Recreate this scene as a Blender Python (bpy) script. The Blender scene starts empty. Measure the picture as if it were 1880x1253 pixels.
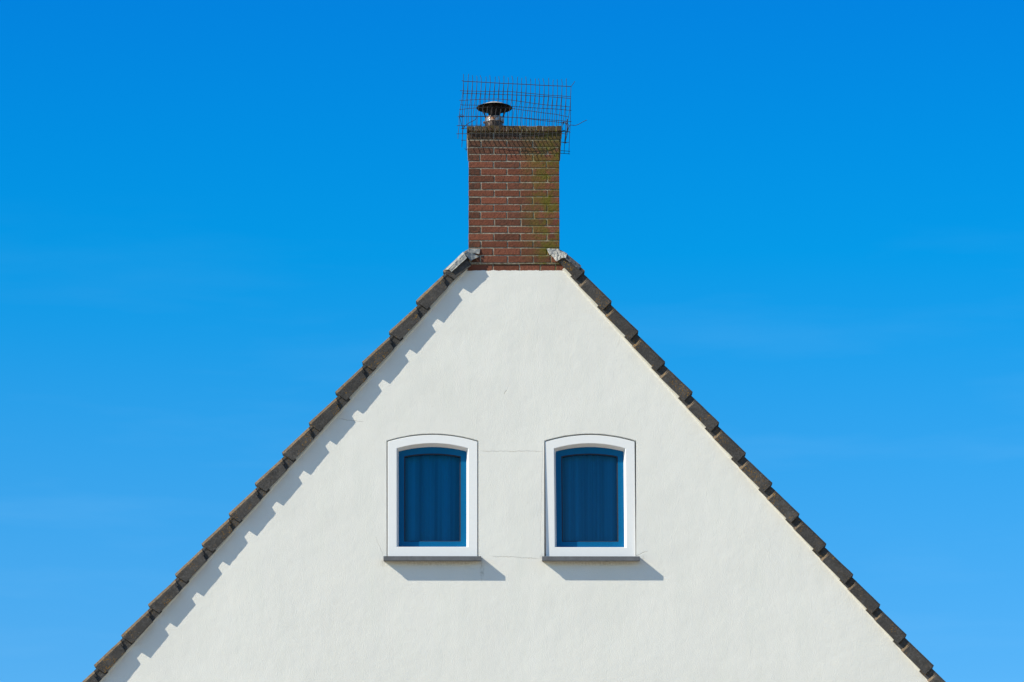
import bpy, bmesh, math, random
from mathutils import Vector, noise
R = math.radians
random.seed(7)
# ------------------------------------------------------------------ camera, sky, sun, exposure
S = 0.00465                       # metres per photo pixel on the gable wall (bricks 210 mm, tile gauge 350 mm)
FPX = 8400.0                      # focal length in photo pixels (long lens, about 160 mm)
EL = R(15.0)                      # camera looks up at the gable
DIST = FPX * S
ZC = 1.6 + DIST * math.sin(EL)    # height of the picture centre on the wall
CAM = Vector((0, -DIST * math.cos(EL), 1.6))
F = Vector((0, math.cos(EL), math.sin(EL)))
U = Vector((0, -math.sin(EL), math.cos(EL)))
def at(px, py, yp=0.0):
    """point of the place that lies yp pixel-lengths behind (+) or before (-) the wall face"""
    d = F + Vector((1, 0, 0)) * ((px - 940) / FPX) - U * ((py - 626.5) / FPX)
    t = (yp * S - CAM.y) / d.y
    return CAM + d * t
scene = bpy.context.scene
C = bpy.context.scene.collection
cd = bpy.data.cameras.new('camera'); cam = bpy.data.objects.new('camera', cd); C.objects.link(cam)
cam.location = CAM; cam.rotation_euler = (R(90) + EL, 0, 0)
cd.sensor_width = 36; cd.lens = FPX / 1880 * 36; cd.clip_start = 0.5; cd.clip_end = 4000
scene.camera = cam
SUNV = Vector((-2.4, -1.0, 1.82)).normalized()
sun_el = math.asin(SUNV.z); sun_rot = math.atan2(SUNV.x, SUNV.y)
world = bpy.data.worlds.new("World"); scene.world = world; world.use_nodes = True
nt = world.node_tree; nt.nodes.clear()
wo = nt.nodes.new('ShaderNodeOutputWorld'); bg = nt.nodes.new('ShaderNodeBackground')
sky = nt.nodes.new('ShaderNodeTexSky'); sky.sky_type = 'NISHITA'; sky.sun_disc = False
sky.sun_elevation = sun_el; sky.sun_rotation = sun_rot; sky.altitude = 0
sky.air_density = 1.0; sky.dust_density = 0.3; sky.ozone_density = 3.0
tint = nt.nodes.new('ShaderNodeMix'); tint.data_type = 'RGBA'; tint.blend_type = 'MULTIPLY'
tint.inputs['Factor'].default_value = 1.0
# sky tint by elevation: saturated low band, muted overhead to set the ambient light
tcz = nt.nodes.new('ShaderNodeTexCoord'); spz = nt.nodes.new('ShaderNodeSeparateXYZ'); rmp = nt.nodes.new('ShaderNodeValToRGB')
el_ = rmp.color_ramp.elements
STOPS = [(0.0, (.80, .85, .90)), (.16, (.34, .76, 1.0)), (.189, (.246, .724, .997)), (.260, (.036, .70, 1.038)), (.277, (.006, .695, 1.045)), (.300, (.003, .645, 1.062)), (.329, (.004, .576, 1.08)), (.42, (.10, .40, .70)), (.65, (.34, .40, .44)), (1.0, (.38, .42, .44))]
el_[0].position, el_[0].color = STOPS[0][0], STOPS[0][1] + (1,)
el_[1].position, el_[1].color = STOPS[-1][0], STOPS[-1][1] + (1,)
for p_, c_ in STOPS[1:-1]:
    e_ = el_.new(p_); e_.color = c_ + (1,)
nt.links.new(tcz.outputs['Generated'], spz.inputs[0]); nt.links.new(spz.outputs[2], rmp.inputs[0]); nt.links.new(rmp.outputs[0], tint.inputs[7])
# faint high cirrus
tc = nt.nodes.new('ShaderNodeTexCoord'); mp = nt.nodes.new('ShaderNodeMapping')
mp.inputs['Rotation'].default_value = (0, R(12), 0); mp.inputs['Scale'].default_value = (14, 9, 90); mp.inputs['Location'].default_value = (5.3, 0, 2.7)
ns = nt.nodes.new('ShaderNodeTexNoise'); ns.inputs['Scale'].default_value = 1.0; ns.inputs['Detail'].default_value = 5
cr = nt.nodes.new('ShaderNodeMapRange'); cr.inputs[1].default_value = 0.52; cr.inputs[2].default_value = 0.85
cr.inputs[3].default_value = 0.0; cr.inputs[4].default_value = 0.085
cmx = nt.nodes.new('ShaderNodeMix'); cmx.data_type = 'RGBA'; cmx.inputs[7].default_value = (2.4, 4.4, 6.2, 1)
L = nt.links.new
L(tc.outputs['Generated'], mp.inputs[0]); L(mp.outputs[0], ns.inputs['Vector']); L(ns.outputs[0], cr.inputs[0])
L(sky.outputs[0], tint.inputs[6]); L(tint.outputs[2], cmx.inputs[6]); zf = nt.nodes.new('ShaderNodeMapRange'); zf.inputs[1].default_value = .29; zf.inputs[2].default_value = .235
zm = nt.nodes.new('ShaderNodeMath'); zm.operation = 'MULTIPLY'; L(spz.outputs[2], zf.inputs[0]); L(zf.outputs[0], zm.inputs[0]); L(cr.outputs[0], zm.inputs[1]); L(zm.outputs[0], cmx.inputs[0])
L(cmx.outputs[2], bg.inputs[0]); bg.inputs[1].default_value = 0.15; L(bg.outputs[0], wo.inputs[0])
sl = bpy.data.lights.new('sun', 'SUN'); sl.energy = 5.0; sl.angle = R(0.5); sl.color = (1.0, 0.93, 0.745)
so = bpy.data.objects.new('sun', sl); C.objects.link(so)
so.rotation_euler = SUNV.to_track_quat('Z', 'Y').to_euler(); so.location = (-30, -15, 40)
vs = scene.view_settings; vs.view_transform = 'Standard'; vs.look = 'None'; vs.exposure = 0.22; vs.gamma = 1
vs.use_curve_mapping = False

# ------------------------------------------------------------------ materials
class NT:
    def __init__(s, name):
        s.m = bpy.data.materials.new(name); s.m.use_nodes = True; s.t = s.m.node_tree
        s.b = s.t.nodes['Principled BSDF']; s.out = s.t.nodes['Material Output']
        s.co = s.n('ShaderNodeTexCoord').outputs['Object']
        g = s.n('ShaderNodeNewGeometry'); s.pos = g.outputs['Position']; s.rnd = g.outputs['Random Per Island']
    def n(s, k): return s.t.nodes.new(k)
    def l(s, a, b): s.t.links.new(a, b)
    def put(s, sock, v):
        if isinstance(v, (int, float)): sock.default_value = v
        elif isinstance(v, tuple): sock.default_value = v + (1,) if len(v) == 3 and len(sock.default_value) == 4 else v
        else: s.l(v, sock)
    def noise(s, scale, detail=4, rough=.55, vec=None, scl=None):
        n = s.n('ShaderNodeTexNoise'); n.inputs['Scale'].default_value = scale
        n.inputs['Detail'].default_value = detail; n.inputs['Roughness'].default_value = rough
        v = vec or s.pos
        if scl:
            mp = s.n('ShaderNodeMapping'); mp.inputs['Scale'].default_value = scl; s.l(v, mp.inputs[0]); v = mp.outputs[0]
        s.l(v, n.inputs['Vector']); return n.outputs[0]
    def rng(s, v, a, b, c=0., d=1.):
        n = s.n('ShaderNodeMapRange')
        for i, k in enumerate((v, a, b, c, d)): s.put(n.inputs[i], k)
        return n.outputs[0]
    def math(s, op, a, b=0.):
        n = s.n('ShaderNodeMath'); n.operation = op; s.put(n.inputs[0], a); s.put(n.inputs[1], b); return n.outputs[0]
    def mix(s, f, a, b, mode='MIX'):
        n = s.n('ShaderNodeMix'); n.data_type = 'RGBA'; n.blend_type = mode
        s.put(n.inputs[0], f); s.put(n.inputs[6], a); s.put(n.inputs[7], b); return n.outputs[2]
    def sep(s, v=None):
        n = s.n('ShaderNodeSeparateXYZ'); s.l(v or s.pos, n.inputs[0]); return n.outputs
    def bump(s, h, dist, strength=1.0, normal=None):
        n = s.n('ShaderNodeBump'); n.inputs['Distance'].default_value = dist; n.inputs['Strength'].default_value = strength
        s.l(h, n.inputs['Height'])
        if normal: s.l(normal, n.inputs['Normal'])
        return n.outputs[0]
    def fin(s, col, rough=.8, normal=None, metal=0., spec=None):
        s.put(s.b.inputs['Base Color'], col); s.put(s.b.inputs['Roughness'], rough); s.put(s.b.inputs['Metallic'], metal)
        if spec is not None: s.b.inputs['Specular IOR Level'].default_value = spec
        if normal: s.l(normal, s.b.inputs['Normal'])
        return s.m

def m_stucco():
    k = NT('white_stucco')
    x, y, z = k.sep()
    big = k.noise(1.1, 4, .6); mid = k.noise(9, 4, .6); fine = k.noise(110, 3, .6); streak = k.noise(1., 4, .6, scl=(7, 7, .9))
    col = k.mix(k.rng(big, .3, .7), (.795, .775, .737), (.84, .82, .782))
    col = k.mix(k.rng(streak, .45, .75, 0, .35), col, (.765, .765, .71))
    h = k.math('ADD', k.math('MULTIPLY', mid, .6), k.math('MULTIPLY', fine, .75))
    # hairline cracks that run off the window corners and along old joints
    wob = k.math('MULTIPLY', k.math('SUBTRACT', k.noise(14, 4, .6), .5), .030)
    wob2 = k.math('MULTIPLY', k.math('SUBTRACT', k.noise(120, 3, .6), .5), .006)
    wb = k.math('ADD', wob, wob2)
    crack = None
    for (ax, ay, bx, by, w, s_) in ((884, 829, 998, 829, .0021, .8), (903, 1022, 990, 1026, .0026, .7), (622, 769, 668, 775, .0024, .8),
                                    (997, 820, 992, 1010, .0030, .25), (1165, 1022, 1190, 1012, .003, .6), (704, 1020, 690, 985, .0025, .4),
                                    (1140, 618, 1128, 650, .002, .3), (930, 716, 926, 724, .004, .6)):
        A = at(ax, ay); B = at(bx, by); dx, dz = B.x - A.x, B.z - A.z; ln = math.hypot(dx, dz)
        px_ = k.math('SUBTRACT', x, A.x); pz_ = k.math('SUBTRACT', z, A.z)
        u = k.math('DIVIDE', k.math('ADD', k.math('MULTIPLY', px_, dx), k.math('MULTIPLY', pz_, dz)), ln * ln)
        v = k.math('DIVIDE', k.math('SUBTRACT', k.math('MULTIPLY', px_, dz), k.math('MULTIPLY', pz_, dx)), ln)
        v = k.math('ABSOLUTE', k.math('ADD', v, wb))
        e = k.rng(v, w * .4, w * 1.4, s_, 0)
        inside = k.math('MULTIPLY', k.rng(u, -.02, .06), k.rng(u, 1.02, .92))
        e = k.math('MULTIPLY', e, inside)
        crack = e if crack is None else k.math('MAXIMUM', crack, e)
    col = k.mix(k.math('MULTIPLY', crack, .8), col, (.45, .41, .35))
    # dirt drip marks under both sills' ends
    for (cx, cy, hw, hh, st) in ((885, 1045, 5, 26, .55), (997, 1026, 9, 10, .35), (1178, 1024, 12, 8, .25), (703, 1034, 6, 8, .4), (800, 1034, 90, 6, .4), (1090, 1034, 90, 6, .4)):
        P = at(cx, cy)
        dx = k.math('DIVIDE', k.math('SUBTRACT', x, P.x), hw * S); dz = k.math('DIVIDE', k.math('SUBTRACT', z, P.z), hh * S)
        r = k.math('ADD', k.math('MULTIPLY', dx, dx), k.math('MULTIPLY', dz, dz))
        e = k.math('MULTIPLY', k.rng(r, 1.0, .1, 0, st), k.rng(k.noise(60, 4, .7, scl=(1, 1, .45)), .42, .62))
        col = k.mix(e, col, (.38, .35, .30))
    n1 = k.bump(k.noise(1.6, 4, .55), .012, .8)
    n2 = k.bump(h, .0029, 1.0, n1)
    n3 = k.bump(k.math('SUBTRACT', 1., crack), .003, .6, n2)
    return k.fin(col, .9, n3, spec=.2)
def m_brick():
    k = NT('red_brick')
    x, y, z = k.sep()
    a = k.n('ShaderNodeAttribute'); a.attribute_name = 'tone'; t = a.outputs['Fac']
    col = k.mix(t, (.155, .051, .030), (.235, .080, .049))
    col = k.mix(k.rng(k.noise(45, 5, .7), .45, .75, 0, .6), col, (.10, .045, .032))
    col = k.mix(k.rng(k.noise(150, 3, .7), .55, .8, 0, .5), col, (.26, .12, .085))
    a2 = k.n('ShaderNodeAttribute'); a2.attribute_name = 'grime_shade'
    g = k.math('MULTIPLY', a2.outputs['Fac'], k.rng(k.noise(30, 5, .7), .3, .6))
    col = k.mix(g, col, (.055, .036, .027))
    xr = (at(1027, 400).x)
    mo = k.math('MULTIPLY', k.rng(k.noise(7, 5, .7), .38, .56), k.rng(x, xr - .36, xr - .12))
    mo = k.math('MULTIPLY', mo, k.rng(z, at(0, 489).z, at(0, 462).z))
    mo = k.math('MULTIPLY', mo, k.rng(k.noise(60, 3, .7), .25, .5, .35, 1.))
    col = k.mix(k.math('MULTIPLY', mo, .95), col, (.115, .100, .014))
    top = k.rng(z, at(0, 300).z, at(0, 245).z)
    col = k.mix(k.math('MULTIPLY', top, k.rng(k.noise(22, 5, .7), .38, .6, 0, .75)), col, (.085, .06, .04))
    col = k.mix(k.rng(k.noise(26, 5, .75), .58, .72, 0, .75), col, (.045, .028, .02))
    n = k.bump(k.noise(55, 5, .7), .009, 1.)
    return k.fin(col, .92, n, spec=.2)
def m_mortar():
    k = NT('old_mortar')
    x, y, z = k.sep()
    col = k.mix(k.rng(k.noise(30, 4, .7), .35, .65), (.17, .14, .10), (.46, .41, .33))
    col = k.mix(k.rng(k.noise(17, 5, .75), .60, .68, 0, .9), col, (.62, .60, .54))
    xr = (at(1027, 400).x)
    mo = k.math('MULTIPLY', k.rng(k.noise(7, 5, .7), .36, .6), k.rng(x, xr - .36, xr - .1))
    col = k.mix(mo, col, (.16, .15, .015))
    return k.fin(col, .95, k.bump(k.noise(120, 4, .7), .004, 1.), spec=.1)
def m_capbrick():
    k = NT('mossy_brick')
    a = k.n('ShaderNodeAttribute'); a.attribute_name = 'tone'
    col = k.mix(a.outputs['Fac'], (.075, .038, .028), (.16, .11, .08))
    col = k.mix(k.rng(k.noise(28, 5, .7), .42, .58), col, (.065, .055, .028))
    col = k.mix(k.rng(k.noise(40, 3, .6), .62, .70), col, (.33, .22, .03))
    return k.fin(col, .95, k.bump(k.noise(80, 5, .7), .006, 1.), spec=.1)
def m_tile(name, base, base2, lich, amt):
    k = NT(name)
    oi = k.n('ShaderNodeObjectInfo')
    off = k.n('ShaderNodeVectorMath'); off.operation = 'ADD'
    cmb = k.n('ShaderNodeCombineXYZ'); k.l(k.math('MULTIPLY', oi.outputs['Random'], 37.), cmb.inputs[0])
    k.l(k.pos, off.inputs[0]); k.l(cmb.outputs[0], off.inputs[1]); v = off.outputs[0]
    col = k.mix(k.rng(k.noise(12, 5, .6, v), .3, .7), base, base2)
    col = k.mix(k.rng(k.noise(55, 5, .75, v), .5, .72, 0, .6), col, tuple(c * 2.0 for c in base2))
    col = k.mix(k.rng(k.noise(38, 5, .75, v), .54, .70, 0, .6), col, tuple(c * .45 for c in base))
    col = k.mix(k.rng(oi.outputs['Random'], 0, 1, 0, .45), col, tuple(c * .68 for c in base))
    ll = k.math('MULTIPLY', k.rng(k.noise(95, 3, .6, v), .56, .66), k.rng(k.noise(9, 3, .5, v), .52 - amt, .66 - amt))
    col = k.mix(ll, col, lich)
    return k.fin(col, .93, k.bump(k.noise(100, 5, .75, v), .008, 1.), spec=.15)
def m_plain(name, col, rough=.6, metal=0., bumpd=0., bs=80, var=.12, spec=None):
    k = NT(name)
    c = k.mix(k.rng(k.noise(bs * .2, 4, .6), .3, .7), tuple(x * (1 - var) for x in col), tuple(min(1, x * (1 + var)) for x in col))
    nn = k.bump(k.noise(bs, 4, .6), bumpd, 1.) if bumpd else None
    return k.fin(c, rough, nn, metal, spec)
def m_soot():
    k = NT('sooty_steel')
    n = k.noise(24, 5, .7, scl=(1, 1, .5))
    return k.fin(k.mix(k.rng(n, .4, .62), (.03, .019, .015), (.17, .12, .095)), k.rng(n, .4, .6, .55, .4), k.bump(k.noise(30, 3, .6), .002, .6), .5)
def m_lead():
    k = NT('weathered_lead')
    col = k.mix(k.rng(k.noise(22, 5, .7), .35, .65), (.22, .23, .24), (.40, .40, .385))
    col = k.mix(k.rng(k.noise(50, 4, .7), .58, .72, 0, .7), col, (.30, .25, .15))
    return k.fin(col, .6, k.bump(k.noise(60, 4, .7), .003, 1.), .15)
def m_steel():
    k = NT('stained_steel')
    n = k.noise(20, 5, .7)
    col = k.mix(k.rng(n, .38, .56), (.52, .49, .46), (.22, .09, .04))
    return k.fin(col, k.rng(n, .4, .6, .32, .7), k.bump(k.noise(30, 3, .6), .002, .6), .75)
def m_curtain():
    k = NT('pleated_net_curtain')
    n = k.noise(1., 3, .5, k.pos, (15, 1, .2)); n2 = k.noise(1., 3, .5, k.pos, (44, 1, .3))
    t = k.math('ADD', k.math('MULTIPLY', n, .75), k.math('MULTIPLY', n2, .25))
    return k.fin(k.mix(k.rng(t, .36, .62), (.36, .44, .50), (.80, .88, .92)), .9)
def m_glass():
    k = NT('blue_window_glass')
    k.t.nodes.remove(k.b)
    tr = k.n('ShaderNodeBsdfTransparent'); tr.inputs[0].default_value = (.04, .44, .66, 1)
    gl = k.n('ShaderNodeBsdfGlossy'); gl.inputs['Roughness'].default_value = .03; gl.inputs[0].default_value = (.9, .95, 1, 1)
    fr = k.n('ShaderNodeFresnel'); fr.inputs[0].default_value = 1.52
    mx = k.n('ShaderNodeMixShader')
    k.l(fr.outputs[0], mx.inputs[0]); k.l(tr.outputs[0], mx.inputs[1]); k.l(gl.outputs[0], mx.inputs[2]); k.l(mx.outputs[0], k.out.inputs[0])
    return k.m
M = dict(stucco=m_stucco(), brick=m_brick(), mortar=m_mortar(), cap=m_capbrick(),
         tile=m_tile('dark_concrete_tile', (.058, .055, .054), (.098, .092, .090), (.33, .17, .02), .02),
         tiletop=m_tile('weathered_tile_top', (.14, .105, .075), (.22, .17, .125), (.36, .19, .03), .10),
         white=m_plain('white_frame_paint', (.86, .855, .865), .4, var=.01, spec=.2),
         blue=m_plain('blue_sash_paint', (.002, .115, .285), .4, var=.03, spec=.12),
         rubber=m_plain('black_gasket', (.006, .012, .03), .6),
         slate=m_plain('grey_stone_sill', (.12, .125, .14), .7, bumpd=.001, var=.15),
         curtain=m_curtain(),
         board=m_plain('cream_verge_board', (.70, .68, .62), .8, bumpd=.002, bs=60, var=.06),
         lead=m_lead(), leadshade=m_plain('shaded_lead', (.115, .115, .12), .7, .1, .003, 90, .45), steel=m_steel(), rust=m_plain('rusty_dark_steel', (.018, .011, .009), .7, .3, .002, 60, .4),
         wire=m_plain('rusty_wire', (.026, .022, .024), .75, .05, var=.3), zinc=m_plain('dull_zinc', (.52, .50, .46), .5, .2, .001, 40, .15), soot=m_soot(),
         plaster=m_plain('plain_plaster', (.5, .48, .45), .9))

# ------------------------------------------------------------------ helpers
def tag(o, label=None, cat=None, group=None, kind=None):
    for k_, v in (('label', label), ('category', cat), ('group', group), ('kind', kind)):
        if v: o[k_] = v
    return o
def obj(name, bm, mats, parent=None, smooth=False, origin=None, recalc=True):
    if recalc: bmesh.ops.recalc_face_normals(bm, faces=bm.faces)
    me = bpy.data.meshes.new(name)
    if origin is not None: bmesh.ops.translate(bm, verts=bm.verts, vec=-origin)
    bm.to_mesh(me); bm.free()
    for m in (mats if isinstance(mats, (list, tuple)) else [mats]): me.materials.append(m)
    if smooth:
        for p in me.polygons: p.use_smooth = True
    o = bpy.data.objects.new(name, me); C.objects.link(o)
    if origin is not None: o.location = origin
    if parent is not None:
        o.parent = parent
        if origin is not None: o.location = origin - wloc(parent)
        else: o.location = -wloc(parent)
    return o
def wloc(o):
    v = Vector(o.location)
    while o.parent: o = o.parent; v += Vector(o.location)
    return v
def prism(bm, front, back, mat=0):
    """closed solid between two matching polygons"""
    a = [bm.verts.new(p) for p in front]; b = [bm.verts.new(p) for p in back]
    fs = [bm.faces.new(a), bm.faces.new(b[::-1])]
    n = len(a)
    for i in range(n): fs.append(bm.faces.new((a[i], b[i], b[(i + 1) % n], a[(i + 1) % n])))
    for f in fs: f.material_index = mat
    return a + b, fs
def box(bm, x0, x1, y0, y1, z0, z1, mat=0, jit=0.):
    j = lambda: random.uniform(-jit, jit)
    fr = [(x0 + j(), y0 + j(), z0 + j()), (x1 + j(), y0 + j(), z0 + j()), (x1 + j(), y0 + j(), z1 + j()), (x0 + j(), y0 + j(), z1 + j())]
    bk = [(x0, y1, z0), (x1, y1, z0), (x1, y1, z1), (x0, y1, z1)]
    return prism(bm, fr, bk, mat)
def bevel(bm, off, seg=2, edges=None):
    bmesh.ops.bevel(bm, geom=edges or list(bm.edges), offset=off, segments=seg, profile=.6, affect='EDGES', clamp_overlap=True)
def tube(bm, pts, r, n=5, mat=0):
    pts = [Vector(p) for p in pts]; rings = []
    for i, p in enumerate(pts):
        d = (pts[min(i + 1, len(pts) - 1)] - pts[max(i - 1, 0)]).normalized()
        a = d.orthogonal().normalized() if abs(d.z) < .9 else d.cross(Vector((0, 1, 0))).normalized()
        if rings: a = (last - d * last.dot(d)).normalized()
        last = a; b = d.cross(a)
        rings.append([bm.verts.new(p + (a * math.cos(2 * math.pi * k / n) + b * math.sin(2 * math.pi * k / n)) * r) for k in range(n)])
    for q, w in zip(rings, rings[1:]):
        for k in range(n):
            f = bm.faces.new((q[k], q[(k + 1) % n], w[(k + 1) % n], w[k])); f.material_index = mat
    bm.faces.new(rings[0][::-1]); bm.faces.new(rings[-1])
def lathe(bm, prof, cx, cy, n=40, mat=0):
    rings = [[bm.verts.new((cx + r * math.cos(2 * math.pi * k / n), cy + r * math.sin(2 * math.pi * k / n), z)) for k in range(n)] for r, z in prof]
    for q, w in zip(rings, rings[1:]):
        for k in range(n):
            f = bm.faces.new((q[k], q[(k + 1) % n], w[(k + 1) % n], w[k])); f.material_index = mat
    return rings

# ------------------------------------------------------------------ ground
def ground():
    bm = bmesh.new()
    v = [bm.verts.new(p) for p in ((-1500, -1500, 0), (1500, -1500, 0), (1500, 1500, 0), (-1500, 1500, 0))]; bm.faces.new(v)
    k = NT('short_grass_ground')
    col = k.mix(k.rng(k.noise(.4, 5, .6), .35, .65), (.055, .075, .025), (.10, .10, .045))
    col = k.mix(k.rng(k.noise(9, 4, .7), .4, .7, 0, .6), col, (.04, .055, .02))
    o = obj('ground', bm, k.fin(col, .95, k.bump(k.noise(25, 4, .7), .03)))
    tag(o, kind='structure')
    bm = bmesh.new()  # unseen paving, widened and paled to bounce warm light onto the gable
    v = [bm.verts.new(p) for p in ((-60, -50, .004), (60, -50, .004), (60, -.02, .004), (-60, -.02, .004))]; bm.faces.new(v)
    k = NT('bounce_paving')
    bt = k.n('ShaderNodeTexBrick'); bt.inputs['Scale'].default_value = 3.3; bt.inputs['Color1'].default_value = (.48, .41, .30, 1)
    bt.inputs['Color2'].default_value = (.41, .35, .26, 1); bt.inputs['Mortar'].default_value = (.2, .18, .15, 1); k.l(k.pos, bt.inputs['Vector'])
    tag(obj('bounce_pavement', bm, k.fin(bt.outputs[0], .9)), kind='structure')
ground()

# ------------------------------------------------------------------ the house
CEN = at(943.5, 497)
house = bpy.data.objects.new('house', None); C.objects.link(house); house.location = (CEN.x, 0, 0)
tag(house, 'white stucco house gable with steep dark tiled roof, brick chimney and two blue arched windows', 'house')
EAVE = 7.6                                     # height where the gable's side walls turn vertical
SX, SY = 49.25, 55.75                          # tile pitch along the verge, photo px
tanp = (SY / math.cos(EL)) / SX                # true roof pitch
def edge_x(side, z, off=0.):                   # inner verge line (board's lower edge) on the wall
    P = at(857.2 if side < 0 else 1033.4, 497)
    return P.x + side * (P.z - z) / tanp + side * off * S
WT, WB = at(711.6, 811), None
# window contours, photo px
def contour(xl, xr, yc, ym, yb, yp, N=18, sx=0., low=0.):
    p = [(xl, yb), (xl, yc)]
    for i in range(1, N):
        t = -1 + 2 * i / N; p.append(((xl + xr) / 2 + t * (xr - xl) / 2, ym + (yc - ym) * t * t))
    p += [(xr, yc), (xr, yb)]
    return [at(x + sx, y, yp) for x, y in p]
WOFF = 289.6
def gable():
    zt = CEN.z
    cu = bpy.data.curves.new('gable', 'CURVE'); cu.dimensions = '2D'; cu.fill_mode = 'BOTH'
    def spl(pts):
        s = cu.splines.new('POLY'); s.points.add(len(pts) - 1); s.use_cyclic_u = True
        for i, (x, z) in enumerate(pts): s.points[i].co = (x, z, 0, 1)
    xl, xr = edge_x(-1, EAVE, 9), edge_x(1, EAVE, 9)
    pts = [(xl, -.3), (xl, EAVE), (edge_x(-1, zt, 9), zt)]
    x0, x1 = at(865, 497).x, at(1031, 497).x
    pts = [(xl, -.3), (xl, EAVE), (at(851.5, 498).x, at(0, 498).z)]
    n = 90
    for i in range(n + 1):
        x = x0 + (x1 - x0) * i / n
        pts.append((x, zt + (noise.noise(Vector((x * 22, 3, 0))) * .7 + noise.noise(Vector((x * 90, 1, 0))) * .5) * S * 1.7))
    pts += [(at(1039.5, 498).x, at(0, 498).z), (xr, EAVE), (xr, -.3)]
    spl(pts)
    for k, dx in enumerate((0, WOFF)):
        h = [(p.x, p.z) for p in contour(709.6, 878.3, 809.2, 796.1, 1027, 0, 30, dx)]
        h = [(x + noise.noise(Vector((x * 30, z * 30, k))) * .0022, z + noise.noise(Vector((x * 30, z * 30, k + 9))) * .0022) for x, z in h]
        spl(h)
    cu.extrude = .11
    o = bpy.data.objects.new('tmp', cu); C.objects.link(o)
    dg = bpy.context.evaluated_depsgraph_get()
    me = bpy.data.meshes.new_from_object(o.evaluated_get(dg)); bpy.data.objects.remove(o)
    bm = bmesh.new(); bm.from_mesh(me)
    for v in bm.verts: x, z, d = v.co; v.co = (x, .11 - d if True else 0, z)
    bmesh.ops.remove_doubles(bm, verts=bm.verts, dist=1e-5)
    obj('wall', bm, M['stucco'], house)
gable()
DEPTH = 9.0
def other_walls():
    bm = bmesh.new()
    xl, xr = edge_x(-1, EAVE, 9), edge_x(1, EAVE, 9)
    box(bm, xl, xl + .25, .221, DEPTH, -.3, EAVE); box(bm, xr - .25, xr, .221, DEPTH, -.3, EAVE)
    ap = CEN.z + .1
    fr = [(xl + .251, DEPTH - .22, -.3), (xr - .251, DEPTH - .22, -.3), (xr - .251, DEPTH - .22, EAVE + .1), (CEN.x + .3, DEPTH - .22, ap - .2), (CEN.x - .3, DEPTH - .22, ap - .2), (xl + .251, DEPTH - .22, EAVE + .1)]
    prism(bm, fr, [(x, y + .2, z) for x, y, z in fr])
    obj('wall', bm, M['stucco'], house)
other_walls()

# ---- roof
NT_ = 24
def roof():
    # pantile field on each slope, behind the verge tiles
    bm = bmesh.new()
    for side in (-1, 1):
        C0 = at(813, 497, -10) if side < 0 else at(1074, 497, -10)
        ux, uz = side * SX * S, -SY / math.cos(EL) * S                    # one course down the slope
        y0, y1 = 12 * S, DEPTH + .12; ny = int((y1 - y0) / .033)
        for r in range(-1, NT_):
            a = Vector((C0.x + ux * (r - 1) - side * 3 * S, 0, C0.z + uz * (r - 1) - 6.5 * S)); b = Vector((C0.x + ux * r, 0, C0.z + uz * r - 1.5 * S))
            prev = None
            for i in range(ny + 1):
                y = y0 + i * .033; h = .024 * (math.sin((y - y0) / .2 * 2 * math.pi - 1.6) - 1)
                w = Vector((0, 0, h)); Y = Vector((0, y, 0))
                row = [bm.verts.new(p) for p in (a + Y + w, b + Y + w, b + Y + w + Vector((-side * .012, 0, -.018)))]
                if prev:
                    for q in range(2): bm.faces.new((prev[q], prev[q + 1], row[q + 1], row[q]))
                prev = row
    rf = obj('roof', bm, M['tile'], house, smooth=False)
    # boarding under the tiles closes the attic
    bm = bmesh.new()
    for side in (-1, 1):
        zt = CEN.z + .02
        P0 = Vector((edge_x(side, zt, 4), 0, zt)); P1 = Vector((edge_x(side, EAVE - .25, 4), 0, EAVE - .25))
        fr = [P0, P1, P1 + Vector((0, 0, -.05)), P0 + Vector((0, 0, -.05))]
        prism(bm, [p + Vector((0, .23, 0)) for p in fr], [p + Vector((0, DEPTH, 0)) for p in fr])
    obj('roof_boarding', bm, M['plaster'], rf)
    # ridge tiles run back from the chimney
    bm = bmesh.new()
    y = 92 * S; z0 = CEN.z + 36 * S
    while y < DEPTH:
        pts = []
        for k in range(9):
            t = math.pi * k / 8; pts.append((CEN.x - math.cos(t) * .15, z0 + math.sin(t) * .11))
        inn = [(CEN.x - (CEN.x - x) * .85, z - .018) for x, z in pts][::-1]
        poly = [(x, y, z) for x, z in pts + inn]
        prism(bm, poly, [(x, y + .37, z - .006) for x, yy, z in poly]); y += .34
    # slopes close up to the ridge beside/behind the chimney
    for side in (-1, 1):
        a = at(813 if side < 0 else 1074, 497, 0)
        fr = [Vector((CEN.x + side * .02, 0, z0 + .02)), Vector((a.x, 0, a.z - .02)), Vector((a.x, 0, a.z - .05)), Vector((CEN.x + side * .02, 0, z0 - .02))]
        prism(bm, [p + Vector((0, 88 * S, 0)) for p in fr], [p + Vector((0, DEPTH + .1, 0)) for p in fr])
    obj('ridge', bm, M['tile'], rf)
    return rf
rf = roof()
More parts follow.
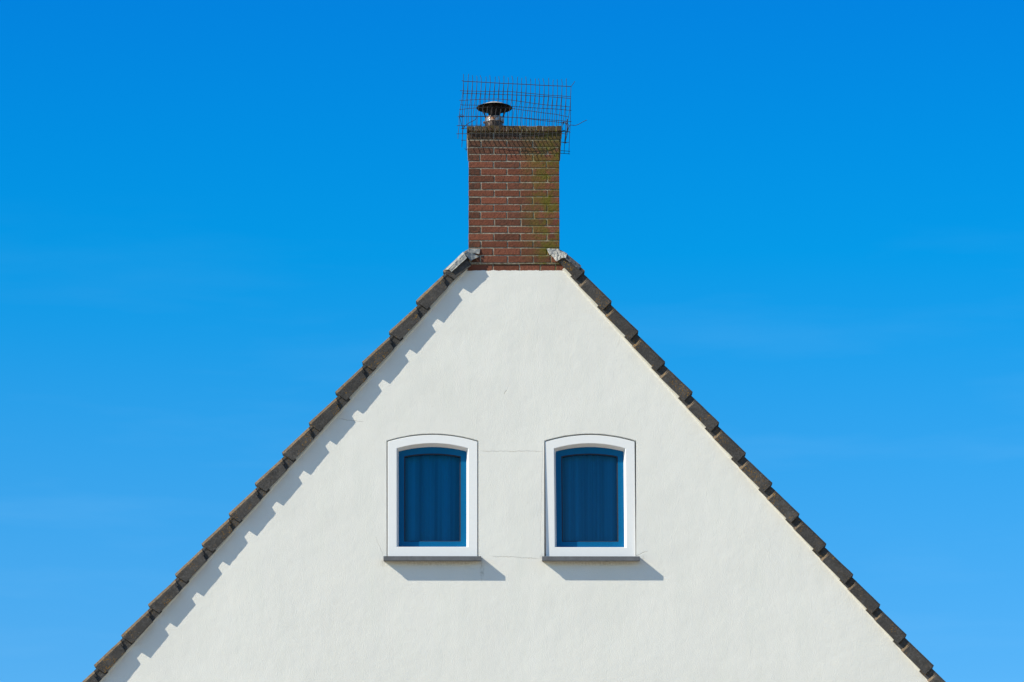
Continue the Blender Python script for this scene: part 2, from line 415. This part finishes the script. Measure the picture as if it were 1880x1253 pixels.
def verge_tile(side, n):
    r = random.Random(n * 7 + (side > 0) * 100)
    cx, cy = (813 - SX * n, 497 + SY * n) if side < 0 else (1074 + SX * n, 497 + SY * n)
    cx += r.uniform(-.7, .7); cy += r.uniform(-.7, .7); jy = r.uniform(-.5, .5)
    rot = r.uniform(-.012, .012)
    def P(dx, dy, yp):
        x = dx * math.cos(rot) - dy * math.sin(rot); y = dx * math.sin(rot) + dy * math.cos(rot)
        along = abs(x)                       # the head of each tile tucks in under the next one
        return at(cx + x, cy + y, yp + jy + along * .030)
    if side < 0:
        plate = [(2.6, 4.0), (20.9, 15.8), (58.6, -23.6), (49.4, -37.8)]
        body = [(2.0, 3.0), (19.6, 14.6), (58.4, -24.4), (76, -42.5), (66, -57), ]
        slab_o = [(0, 0), (66, -60.8)]; slab_i = [(2.9, 3.3), (67.5, -56.5)]; slab_b = [(8.5, 8), (70, -50)]
    else:
        plate = [(-1.0, 2.0), (-15.8, 17.0), (-58.2, -25.4), (-44.2, -38.6)]
        body = [(-2.2, 2.0), (-15.8, 15.2), (-58.4, -27.0), (-76, -44.5), (-62, -58)]
        slab_o = [(0, 0), (-62, -59.5)]; slab_i = [(-1.8, 2.6), (-64, -56)]; slab_b = [(-7.5, 8), (-68, -50)]
    if n == 0:
        plate = [plate[0], plate[1], (51.5, -8.5) if side < 0 else (-46, -13.4), (41.5, -24) if side < 0 else (-37.5, -28)]
        body = [body[0], body[1], (50, -9.5) if side < 0 else (-46, -14.6), (43, -27) if side < 0 else (-37, -29)]
        k = .72
        for q in (slab_o, slab_i, slab_b): q[1] = (q[1][0] * k, q[1][1] * k + (2 if side < 0 else 5))
    bm = bmesh.new()
    # tile body, recessed side lug
    prism(bm, [P(x, y, -9.4) for x, y in body], [P(x, y, -2.0) for x, y in body], 0)
    # raised side flap
    sl = (1.0, -1.0) if side < 0 else (-3.4, -3.0)          # upper end of the flap is splayed back
    pb = [plate[0], plate[1], (plate[2][0] + sl[0], plate[2][1] + sl[1]), (plate[3][0] + sl[0], plate[3][1] + sl[1])]
    pf_ = [plate[0], plate[1], (plate[2][0] - sl[0] * .2, plate[2][1] - sl[1] * .2), (plate[3][0] - sl[0] * .2, plate[3][1] - sl[1] * .2)]
    pv, pf = prism(bm, [P(x, y, -13.6) for x, y in pf_], [P(x, y, -8.6) for x, y in pb], 0)
    es = list({e for f in pf for e in f.edges})
    bevel(bm, .7 * S, 2, es)
    # pan slab with chamfered outer edge, runs back over the roof
    (o0, o1), (i0, i1), (b0, b1) = slab_o, slab_i, slab_b
    c = 3.2 if side < 0 else 2.0
    pt = plate[3]; t_ = min(.985, abs(pt[0]) / abs(slab_o[1][0]))
    mixp = lambda a, b_, t: (a[0] + (b_[0] - a[0]) * t, a[1] + (b_[1] - a[1]) * t)
    om, im, bm_ = mixp(o0, o1, t_), mixp(i0, i1, t_), mixp(b0, b1, t_)
    def sec(o, i, b, y): return [P(*o, y + c), P(*i, y), P(*b, y + .9), P(*b, y + .9) + Vector((0, 26 * S, 0)), P(*o, y + c) + Vector((0, 24 * S, 0))]
    def sec2(o, i, b, y): return [P(*o, y + c + .6), P(*i, y + c * .5 + 1.2), P(*b, y + c + 1.3), P(*b, y + c + 1.3) + Vector((0, 22 * S, 0)), P(*o, y + c) + Vector((0, 22 * S, 0))]
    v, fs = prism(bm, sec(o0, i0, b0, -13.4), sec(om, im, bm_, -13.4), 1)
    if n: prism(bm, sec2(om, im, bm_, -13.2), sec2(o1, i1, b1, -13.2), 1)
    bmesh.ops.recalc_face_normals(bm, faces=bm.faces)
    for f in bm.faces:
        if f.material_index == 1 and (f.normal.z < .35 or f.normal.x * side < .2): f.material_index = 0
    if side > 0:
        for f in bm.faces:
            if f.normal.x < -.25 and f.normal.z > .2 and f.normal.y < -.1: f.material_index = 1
    # sub-millimetre chips: jitter by noise
    bmesh.ops.subdivide_edges(bm, edges=[e for e in bm.edges if e.calc_length() > 12 * S], cuts=5, use_grid_fill=True)
    for q in bm.verts:
        q.co += noise.noise_vector(q.co * 28 + Vector((n, side, 0))) * .0016
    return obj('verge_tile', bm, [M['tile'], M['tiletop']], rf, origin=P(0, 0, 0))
for side in (-1, 1):
    for n in range(0, 19): tag(verge_tile(side, n), group=None)
def verge_board(side):
    bm = bmesh.new()
    zt = CEN.z + 1.2 * S; zb = EAVE
    N = 60; secs = []
    for i in range(N + 1):
        z = zt + (zb - zt) * i / N; w = noise.noise(Vector((z * 2.2, side * 5, 0))) * .5 + noise.noise(Vector((z * 9, side * 5, 2))) * .25
        x = edge_x(side, z, w); s = side
        nx, nz = s * math.sin(math.atan(tanp)), math.cos(math.atan(tanp))
        def q(o, y): return Vector((x + nx * o * S, y * S, z + nz * o * S))
        secs.append([q(0, 2), q(0, -2.2), q(1.1, -3.6 - w), q(13, -5.2), q(13, 2)])
    rings = [[bm.verts.new(p) for p in s_] for s_ in secs]
    for a, b in zip(rings, rings[1:]):
        for k in range(5): bm.faces.new((a[k], a[(k + 1) % 5], b[(k + 1) % 5], b[k]))
    bm.faces.new(rings[0]); bm.faces.new(rings[-1][::-1])
    obj('verge_board', bm, M['board'], rf)
verge_board(-1); verge_board(1)

# ---- chimney
CH = dict(l=860.3, r=1027.0, front=-2.0, back=84.0)
def attr_fill(me_bm, name): return me_bm.verts.layers.float.new(name)
def add_brick(bm, lt, lg, x0, x1, y0, y1, z0, z1, tone, grime_shade, bev=.55 * S, jit=.35 * S):
    v, f = box(bm, x0, x1, y0, y1, z0, z1, 0, 0)
    es = list({e for q in f for e in q.edges})
    res = bmesh.ops.bevel(bm, geom=es, offset=bev, segments=1, profile=.6, affect='EDGES')
    vs_ = {w for q in res['faces'] for w in q.verts}
    j = Vector((random.uniform(-jit, jit) * .6, random.uniform(-jit, jit) * .8, random.uniform(-jit, jit) * .5))
    for w in vs_:
        w[lt] = tone; w[lg] = grime_shade; w.co += j + noise.noise_vector(w.co * 60) * .0016
JA = [906.6, 955.6, 1004.3]; JB = [882.0, 931.3, 979.0]
ROWS = [(257.2, 'B'), (270.8, 'A'), (283.5, 'B'), (296.3, 'A'), (309.1, 'B'), (322.1, 'A'), (335.2, 'B'), (348.7, 'A'), (361.8, 'B'), (375.4, 'A'),
        (388.6, 'B'), (401.9, 'A'), (415.4, 'B'), (428.5, 'A'), (442.1, 'B'), (455.3, 'A'), (469.2, 'B')]
ROWEND = 483.2
def chimney():
    bm = bmesh.new(); lt = attr_fill(bm, 'tone'); lg = attr_fill(bm, 'grime_shade')
    f_, b_ = CH['front'] * S, CH['back'] * S
    xl, xr = at(CH['l'], 350, -2).x, at(CH['r'], 350, -2).x
    ys = [231.5 + 12.2] + [r[0] for r in ROWS] + [ROWEND]; kinds = ['A'] + [r[1] for r in ROWS]
    hj = 1.2 * S
    for i, kd in enumerate(kinds):
        z1 = at(900, ys[i], -2).z - hj; z0 = at(900, ys[i + 1], -2).z + hj
        z1 += 0
        js = [at(j + random.uniform(-1.2, 1.2), 400, -2).x for j in (JA if kd == 'A' else JB)]
        out = 0.
        if i == 0: out = 1.6 * S
        if i == 1: out = .8 * S
        xs = [xl - out] + js + [xr + out]
        if i == len(kinds) - 1: xs = [at(866, 476, -2).x, js[0], js[1], js[2], at(1011.5, 476, -2).x, at(1024, 476, -2).x]
        for a in range(len(xs) - 1):
            x0 = xs[a] + (hj if a else 0); x1 = xs[a + 1] - (hj if a < len(xs) - 2 else 0)
            half = (x1 - x0) < 26 * S
            gr = .85 if (a == 0 and half) else (.55 if random.random() < .18 else random.uniform(0, .25))
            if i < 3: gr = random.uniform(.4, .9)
            if i == 0: gr = 1.6  # course under the cap: overhang shade painted in along with dirt
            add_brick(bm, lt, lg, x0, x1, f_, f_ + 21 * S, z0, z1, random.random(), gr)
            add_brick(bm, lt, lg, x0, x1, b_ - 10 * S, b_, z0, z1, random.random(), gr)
        for sx in (0, 1):
            y = f_ + 21 * S + 2 * hj; L_ = (46 if kd == 'A' else 22) * S
            while y < b_ - 14 * S:
                ye = min(y + L_, b_ - 10 * S - 2 * hj)
                x0, x1 = (xl - out, xl + 9 * S) if sx == 0 else (xr - 9 * S, xr + out)
                add_brick(bm, lt, lg, x0, x1, y, ye, z0, z1, random.random(), random.uniform(.2, .7))
                y = ye + 2 * hj; L_ = 46 * S
    # flush course under the overhang, at the top of the stucco
    z1 = at(900, 486.2, 2).z; z0 = at(900, 501, 2).z
    xs = [at(x, 490, 2).x for x in (858, 905.3, 954, 992, 1020, 1036)]
    for a in range(5):
        add_brick(bm, lt, lg, xs[a] + hj, xs[a + 1] - hj, 1.2 * S, 20 * S, z0, z1, random.random(), .1)
    for f in bm.faces: f.material_index = 0
    # mortar core
    rec = 1.0 * S
    zt = at(900, 243, -2).z
    box(bm, xl + rec, xr - rec, f_ + rec, b_ - rec, at(900, ROWEND + 1.0, -2).z, zt, 1)
    box(bm, at(858, 490).x, at(1035, 490).x, (1.2 + .7) * S, b_ - rec * 2, at(900, 560).z, at(900, ROWEND + .8, 2).z, 1)
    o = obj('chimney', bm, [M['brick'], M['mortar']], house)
    tag(o, 'red-brown brick chimney, mossy on its right side')
    # top course of bricks set on edge, overhanging
    bm = bmesh.new(); lt = attr_fill(bm, 'tone'); lg = attr_fill(bm, 'grime_shade')
    ov = 5.8 * S; X0 = at(857.5, 240, -8).x; X1 = at(1031.5, 240, -8).x
    z1 = at(900, 231.3, -7.8).z; z0 = at(900, 241.0, -7.8).z; n = 14
    w = (X1 - X0) / n
    cuts = [X0 + a * w + (random.uniform(-.22, .22) * w if 0 < a < n else 0) for a in range(n + 1)]
    for a in range(n):
        for (ya, yb) in ((f_ - ov, (f_ + b_) / 2 - hj), ((f_ + b_) / 2 + hj, b_ + ov)):
            add_brick(bm, lt, lg, cuts[a] + hj * .4, cuts[a + 1] - hj * .4, ya, yb, z0, z1 + random.uniform(-.6, .5) * S, random.random(), .5, .9 * S, .8 * S)
    for f in bm.faces: f.material_index = 0
    box(bm, X0 + 1.0 * S, X1 - 1.0 * S, f_ - ov + .9 * S, b_ + ov - .9 * S, z0 + .3 * S, z1 - .7 * S, 1)
    # mortar haunch poured on top
    fr = [(X0 + 3 * S, z1 - .4 * S), (X1 - 3 * S, z1 - .4 * S), (X1 - 30 * S, z1 + 1.6 * S), (X0 + 30 * S, z1 + 1.6 * S)]
    prism(bm, [(x, f_ + 2 * S, z) for x, z in fr], [(x, b_ - 2 * S, z) for x, z in fr], 1)
    obj('chimney_cap', bm, [M['cap'], M['mortar']], o)
    # side corbels, tapering down the flanks
    for sx in (-1, 1):
        bm = bmesh.new()
        x = xl if sx < 0 else xr; zb = at(900, 270.5, -2).z; za = z0 - .2 * S
        pr = [(x - sx * 2 * S, za), (x + sx * 3.9 * S, za), (x + sx * 2.4 * S, zb), (x - sx * 2 * S, zb)]
        prism(bm, [(a, f_ + 6 * S, b) for a, b in pr], [(a, b_ + .5 * S, b) for a, b in pr])
        bevel(bm, .5 * S, 1)
        obj('corbel', bm, M['mortar'], o)
    return o, z1
chim, captop = chimney()

# ---- flue with cowl
def flue():
    cy = 38 * S; c = at(907.6, 215, 38); cx = c.x
    rp = 16.6 * S
    zr = at(907.6, 198.6, 38).z                 # rim plane of the hood
    zband1 = at(907.6, 211.5, 38 - 16.6).z; zband0 = at(907.6, 221.5, 38 - 16.6).z
    bm = bmesh.new()
    lathe(bm, [(rp * .96, captop - .02), (rp * .96, zband0 + .004), (rp * .90, zband0 + .006), (rp * .9, zband1 - .003), (rp * .86, zband1 - .003), (rp * .86, captop)], cx, cy)
    obj('flue_pipe', bm, M['soot'], chim, smooth=False)
    bm = bmesh.new()
    lathe(bm, [(rp * 1.0, zband0), (rp * 1.05, zband0 + .004), (rp * 1.05, zband1 - .004), (rp * .99, zband1), (rp * .91, zband1), (rp * .91, zband0), (rp, zband0)], cx, cy)
    tube(bm, [(cx - rp * 1.0, cy - .01, zband0 + .002), (cx - rp * 1.26, cy - .012, zband0 + .001)], .011, 8)
    obj('pipe_clamp', bm, M['steel'], chim)
    bm = bmesh.new(); R_ = 33.4 * S; h = 12.2 * S
    lathe(bm, [(.001, zr + h), (R_ * .12, zr + h * .97), (R_ * .45, zr + h * .66), (R_ * .8, zr + h * .24), (R_, zr), (R_ * .995, zr - .003), (R_ * .8, zr + h * .2 - .003), (R_ * .4, zr + h * .62 - .003), (.001, zr + h * .9)], cx, cy, 56)
    hood = obj('cowl_hood', bm, [M['zinc'], M['rust']], chim, smooth=False)
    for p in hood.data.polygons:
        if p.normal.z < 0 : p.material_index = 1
        p.use_smooth = abs(p.normal.z) > .3
    bm = bmesh.new()                               # inner draught cone and three straps
    lathe(bm, [(rp * .62, zband1 - .01), (rp * .66, zband1 + 5 * S), (rp * .95, zr + .01), (rp * .9, zr + .012), (rp * .6, zband1 + 5 * S), (rp * .55, zband1 - .01)], cx, cy, 32)
    for a in (R(200), R(-22), R(95), R(255)):
        p0 = Vector((cx + math.cos(a) * rp * .98, cy + math.sin(a) * rp * .98, zband1 - .012)); p1 = Vector((cx + math.cos(a) * R_ * .80, cy + math.sin(a) * R_ * .80, zr + h * .18))
        tang = Vector((-math.sin(a), math.cos(a), 0)) * .012; up = Vector((0, 0, .003))
        prism(bm, [p0 - tang, p0 + tang, p0 + tang + Vector((math.cos(a), math.sin(a), 0)) * .004, p0 - tang + Vector((math.cos(a), math.sin(a), 0)) * .004],
              [p1 - tang, p1 + tang, p1 + tang + up, p1 - tang + up])
    obj('cowl_bracket', bm, M['rust'], chim)
flue()

# ---- crumpled lead flashings
def patch(bm, c, nu=14, nv=8, amp=1.2, seed=0, freq=22, thick=1.0):
    """crumpled sheet through four corners (px, py, depth), with thickness"""
    q = [at(*p) for p in c]; g = []
    for i in range(nu + 1):
        row = []
        for j in range(nv + 1):
            u, v = i / nu, j / nv
            p = (q[0] * (1 - u) + q[1] * u) * (1 - v) + (q[3] * (1 - u) + q[2] * u) * v
            k = Vector((p.x * freq + seed * 3.1, seed, p.z * freq))
            d = (abs(noise.noise(k)) * 2 - .5) + .5 * noise.noise(k * 2.7)
            e = noise.noise_vector(k * 1.3) * .6
            row.append(p + Vector((e.x * amp * S * .6, -d * amp * S, e.z * amp * S * .6)))
        g.append(row)
    fr = [[bm.verts.new(p) for p in r] for r in g]; bk = [[bm.verts.new(p + Vector((0, thick * S, 0))) for p in r] for r in g]
    for i in range(nu):
        for j in range(nv):
            bm.faces.new((fr[i][j], fr[i + 1][j], fr[i + 1][j + 1], fr[i][j + 1])); bm.faces.new((bk[i][j], bk[i][j + 1], bk[i + 1][j + 1], bk[i + 1][j]))
    def rim(a, b):
        for k in range(len(a) - 1): bm.faces.new((a[k], b[k], b[k + 1], a[k + 1]))
    rim([r[0] for r in fr], [r[0] for r in bk]); rim([r[-1] for r in fr], [r[-1] for r in bk]); rim(fr[0], bk[0]); rim(fr[-1], bk[-1])
def lead(name, fn):
    bm = bmesh.new(); fn(bm); obj(name, bm, [M['lead'], M['leadshade']], chim, smooth=False)
def lead_left(bm):
    # dressed over the first tile: a top fold facing the sky, then the front apron
    patch(bm, [(816.5, 496, -12.5), (850, 463.0, -12), (853, 466, -16.5), (823.5, 495, -16)], 16, 4, .7, 1)
    patch(bm, [(823.0, 494.5, -16), (852.5, 465.6, -16.5), (857, 474, -17), (829.0, 499.5, -16)], 16, 5, .8, 2)
    patch(bm, [(849, 464, -11), (862.5, 456.5, -5), (862.5, 462.5, -6.5), (851, 468, -14)], 8, 4, .8, 3)
    patch(bm, [(860.5, 457, -4.4), (881.5, 457.4, -3.2), (880.0, 467.0, -6), (864, 463.8, -7)], 10, 5, .9, 4)
    patch(bm, [(852.0, 466.0, -15), (861, 461.0, -9), (880, 471.5, -4.5), (864.5, 478.5, -13)], 12, 8, 1.5, 5, 30)
def lead_right(bm):
    patch(bm, [(1003.5, 456.5, -3.2), (1026.5, 457.5, -4), (1027, 464.5, -8), (1009, 468.5, -7)], 12, 6, 1.3, 6, 34)
    patch(bm, [(1010, 466.5, -6), (1028, 461.5, -8), (1037.5, 470, -15.5), (1022, 480.5, -14)], 14, 10, 2.2, 7, 36)
    patch(bm, [(1026, 460, -6), (1041, 466.5, -12), (1040, 473, -16.5), (1031, 474.5, -15.5)], 9, 6, 1.5, 8, 34)
    patch(bm, [(1027, 458.5, 4), (1041, 465.5, 0), (1041, 468, -12), (1027, 461.5, -6)], 8, 4, .6, 9)
    nf = len(bm.faces); patch(bm, [(1041, 466.5, -11.5), (1067.5, 488.5, -11.5), (1063, 495.0, -16), (1036.5, 474.0, -16.2)], 18, 6, .9, 10)
    bm.faces.ensure_lookup_table()
    for f in bm.faces[nf:]: f.material_index = 1  # strip over the tile: its shade is put into a darker lead colour
lead('lead_flashing', lead_left); lead('lead_flashing', lead_right)

# ------------------------------------------------------------------ windows (parts of the house)
def rings_mesh(bm, rings, mats, close_bottom=True):
    vr = [[bm.verts.new(p) for p in r] for r in rings]
    n = len(vr[0])
    for a, (q, w) in enumerate(zip(vr, vr[1:])):
        for k in range(n):
            f = bm.faces.new((q[k], q[(k + 1) % n], w[(k + 1) % n], w[k])); f.material_index = mats[a]
    return vr
def window(dx, first=None):
    org = at(794, 1020, 0)
    bm = bmesh.new()
    rings_mesh(bm, [contour(702, 886.5, 817, 802, 1036, 24.6), contour(711.7, 876.6, 817, 804.6, 1027, 24), contour(711.7, 876.6, 811.4, 799.0, 1026, .9), contour(712.3, 876.0, 811.9, 799.6, 1025, .3),
                    contour(727.9, 860.2, 823.2, 813.6, 1005.0, .3), contour(728.6, 859.5, 823.9, 814.4, 1004.4, .9),
                    contour(732.2, 856.2, 829.8, 821.6, 1008.5, 18.5), contour(732.2, 856.2, 831, 822.8, 1010, 24)], [0] * 7)
    w = obj('window', bm, M['white'], house, origin=org)
    tag(w, 'white arched window frame with grey sill, left of the pair')
    def sub(name, bm, m, smooth=False): return obj(name, bm, m, w, smooth=smooth, origin=org)
    bm = bmesh.new()
    rings_mesh(bm, [contour(731.6, 856.8, 829.8, 821.6, 1011, 22), contour(731.6, 856.8, 829.0, 820.8, 1010, 17.2), contour(742.0, 845.9, 838.0, 833.0, 994.6, 17.2),
                    contour(741.9, 845.9, 838.0, 833.0, 994.8, 17.8), contour(743.7, 844.2, 839.9, 835.2, 993.4, 18.0), contour(743.9, 844.0, 840.0, 835.3, 993.6, 21.0), contour(744.0, 843.9, 840.6, 835.9, 995.4, 22.5)], [0, 0, 0, 1, 1, 1])
    sub('sash', bm, [M['blue'], M['rubber']])
    bm = bmesh.new()
    c = contour(743.0, 844.8, 839, 834.2, 995.6, 21.8); d = [p + Vector((0, .004, 0)) for p in c]
    bm.faces.new([bm.verts.new(p) for p in c])
    sub('pane', bm, M['glass'] if 'glass' in M else m_glass())
    # net curtain hanging inside
    bm = bmesh.new(); N = 160
    for sgn in (0,):
        top = []; bot = []
        for i in range(N + 1):
            u = i / N; x = 734 + u * 121
            ph = u * 30 + 2.2 * noise.noise(Vector((u * 5, 1, 0)))
            yy = 34 + (4.2 * math.sin(ph) + 3.0 * math.sin(ph * .43 + 1)) * (.6 + .4 * noise.noise(Vector((u * 3, 7, 0))))
            top.append(bm.verts.new(at(x, 824, 36 + (yy - 34) * .55))); bot.append(bm.verts.new(at(x, 1012, yy)))
        for i in range(N): bm.faces.new((top[i], top[i + 1], bot[i + 1], bot[i]))
    sub('curtain', bm, M['curtain'], True)
    # sill
    bm = bmesh.new()
    def zz(py, yp): return at(0, py, yp).z
    f = -18.5; zt = zz(1021.4, f); zb = zz(1029.6, f)
    prof = [(f, zt), (f, zb), (f + 3, zb), (f + 4.5, zb + 2.2 * S), (-.4, zb + 2.6 * S), (2.5, zb + 2.6 * S), (2.5, zt + 2.6 * S), (-2, zt + 2.4 * S)]
    x0, x1 = at(703.8, 1025, f).x, at(883.4, 1025, f).x
    prism(bm, [(x0, y * S, z) for y, z in prof], [(x1, y * S, z) for y, z in prof])
    bevel(bm, .35 * S, 1)
    for v in bm.verts: v.co.z += noise.noise(Vector((v.co.x * 3, 0, 0))) * .001
    sub('sill', bm, M['slate'])
    return w
M['glass'] = m_glass()
w1 = window(0)
w2 = w1.copy(); C.objects.link(w2); w2['label'] = 'white arched window frame with grey sill, right of the pair'
w2.location = w1.location + Vector((at(794 + WOFF, 915).x - at(794, 915).x, 3.5 * S, 0)); w2.rotation_euler = (R(.72), 0, 0)
for c_ in list(w1.children):
    d_ = c_.copy(); C.objects.link(d_); d_.parent = w2
    if d_.name.startswith('sill'): d_.location = Vector(d_.location) + Vector((0, -3.3 * S, 0))
    if d_.name.startswith('curtain'): d_.scale = (-1, 1, 1)
# ------------------------------------------------------------------ wire mesh over the chimney
def z1(x, y): return 800 + x / 6.2667, 120 + y / 6.2667       # from the enlarged crop back to photo px
NC = 25
def lerp_list(xs, t):
    k = t * (len(xs) - 1); i = min(int(k), len(xs) - 2); return xs[i] + (xs[i + 1] - xs[i]) * (k - i)
RIDGE = [186, 192, 200, 208, 214, 220, 228, 235, 240, 246]
# rows of each sheet: enlarged-crop y along the row, x of its left and right end, depth in px
FRONT = [(RIDGE, 320, 1556, 41), ([297, 300, 304, 300, 305, 318, 330, 345, 352, 364], 312, 1552, 32), ([405, 398, 392, 390, 400, 420, 440, 458, 466, 482], 300, 1545, 23),
         ([510, 495, 485, 482, 492, 512, 530, 550, 566, 596], 283, 1525, 13.5), ([592, 590, 588, 592, 598, 606, 622, 640, 652, 672], 270, 1512, 4),
         ([695, 692, 688, 690, 700, 706, 718, 730, 745, 770], 268, 1508, -6), ([790, 788, 792, 796, 800, 812, 816, 800, 772, 793], 262, 1500, -15)]
BACK = [(RIDGE, 320, 1556, 43), ([325, 328, 334, 336, 342, 346, 355, 362, 372, 385], 314, 1552, 51), ([460, 460, 462, 470, 474, 482, 492, 500, 508, 520], 311, 1550, 59.5),
        ([590, 592, 594, 596, 600, 606, 618, 628, 636, 650], 308, 1547, 68), ([730, 728, 728, 730, 734, 742, 750, 758, 762, 770], 306, 1542, 76),
        ([865, 862, 860, 860, 864, 870, 876, 882, 886, 888], 303, 1538, 84.5), ([985, 982, 980, 980, 985, 990, 995, 1000, 1010, 1022], 352, 1532, 93)]
def wire_mesh():
    root = bpy.data.objects.new('wire_mesh', None); C.objects.link(root); root.location = at(944, 250, 40)
    tag(root, 'bent rusty wire mesh cage propped over the top of the brick chimney', 'wire mesh')
    rr = .53 * S
    for nm, rows, sd in (('mesh_panel', FRONT, 1), ('mesh_panel', BACK, 2)):
        bm = bmesh.new(); rnd = random.Random(sd)
        jx = [[rnd.uniform(-2.2, 2.2) + 3 * math.sin(r * 1.7 + c * .35) * (r > 0) for c in range(NC)] for r in range(len(rows))]
        jd = [[(rnd.uniform(-.4, .4)) for c in range(NC)] for r in range(len(rows))]
        def node(r, c):
            ys, xa, xb, d = rows[r]; t = c / (NC - 1)
            if rows is BACK and r == 6: xa = 303
            return (xa + (xb - xa) * t + jx[r][c] * (r > 0), lerp_list(ys, t) + rnd.uniform(-1.0, 1.0) * (r > 0), d + jd[r][c] - ((4.5 * math.sin(math.pi * min(1, t * 1.15)) - 2.5) * (r / 6) if rows is FRONT else 0))
        G = [[node(r, c) for c in range(NC)] for r in range(len(rows))]
        W = lambda p: at(*z1(p[0], p[1]), p[2])
        for r, row in enumerate(G):
            pts = list(row)
            a = pts[0]; ext = rnd.uniform(10, 36) if r else 22
            pts = [(a[0] - ext, a[1] + (rnd.uniform(-8, 4) if r else -8), a[2])] + pts
            if r > 0: pts = pts + [(pts[-1][0] + rnd.uniform(2, 14), pts[-1][1] + 2, pts[-1][2])]
            if rows is BACK and r == 6: pts = pts[:4] and [(rnd.uniform(325, 335), 962, 93)] + pts[3:]
            tube(bm, [W(p) for p in pts], rr * (1.25 if r == 0 else 1), 5)
            if rows is BACK and r == 6:
                tube(bm, [W((p[0], p[1] - 30 + 0 * p[0], p[2] - 1)) for p in pts[1:]], rr, 5)
        for c in range(NC):
            col = [G[r][c] for r in range(len(rows))]
            if rows is FRONT:
                top = (col[0][0] + rnd.uniform(-16, 7), col[0][1] - rnd.uniform(66, 92), 41 + rnd.uniform(-2, 2))
                mid = (col[0][0] + rnd.uniform(-3, 3), col[0][1] - 36, 41)
                if c == NC - 1: top = (1600, 186, 41); mid = (1578, 220, 41)
                col = [top, mid] + col
                e = col[-1]
                col.append((e[0] - 3, e[1] + rnd.uniform(34, 70), e[2] - 2.5))
            else:
                e = col[-1]; col.append((e[0], e[1] + rnd.uniform(1, 7), e[2] + .5))
                if c == 0: col = col[:-2] + [(300, 945, 90)]
            tube(bm, [W(p) for p in col], rr * .95, 5)
        obj(nm, bm, M['wire'], root)
    W = lambda x, y, d: at(*z1(x, y), d)
    def curve(pts, r=rr):
        bm = bmesh.new()
        P = [W(*p) for p in pts]; out = []
        for i in range(len(P) - 1):
            p0, p1, p2, p3 = P[max(i - 1, 0)], P[i], P[i + 1], P[min(i + 2, len(P) - 1)]
            for k in range(6):
                t = k / 6; out.append(.5 * ((2 * p1) + (p2 - p0) * t + (2 * p0 - 5 * p1 + 4 * p2 - p3) * t * t + (3 * p1 - p0 - 3 * p2 + p3) * t ** 3))
        out.append(P[-1]); tube(bm, out, r, 6); obj('tie_wire', bm, M['wire'], root)
    curve([(1512, 760, 8), (1530, 715, 10), (1548, 690, 14), (1600, 693, 16), (1640, 682, 16), (1690, 654, 16), (1738, 632, 16)])
    curve([(275, 575, 14), (300, 572, 12), (322, 590, 10), (300, 598, 8), (276, 590, 8), (285, 640, 20), (312, 725, 40), (345, 692, 50), (400, 655, 58), (440, 636, 62), (478, 598, 68)])
    curve([(300, 730, 60), (330, 712, 50), (318, 700, 44), (305, 722, 52), (325, 735, 60)])
    curve([(1516, 622, 8), (1510, 680, 6), (1514, 720, 5), (1508, 768, 2)], rr * 2.0)
    curve([(1450, 668, 10), (1470, 655, 12), (1462, 690, 12), (1480, 650, 14), (1500, 680, 10), (1520, 660, 6)], rr * 1.2)
    curve([(1450, 765, 10), (1480, 750, 6), (1495, 770, 2), (1520, 765, 0), (1545, 772, 60)], rr * 1.5)
    curve([(1500, 770, 2), (1494, 830, 4), (1484, 890, 2), (1500, 896, 0), (1450, 885, -4)], rr * 1.3)
    curve([(1505, 650, 40), (1530, 700, 30), (1520, 760, 20), (1490, 890, 6)])
wire_mesh()
scene.render.engine = 'CYCLES'
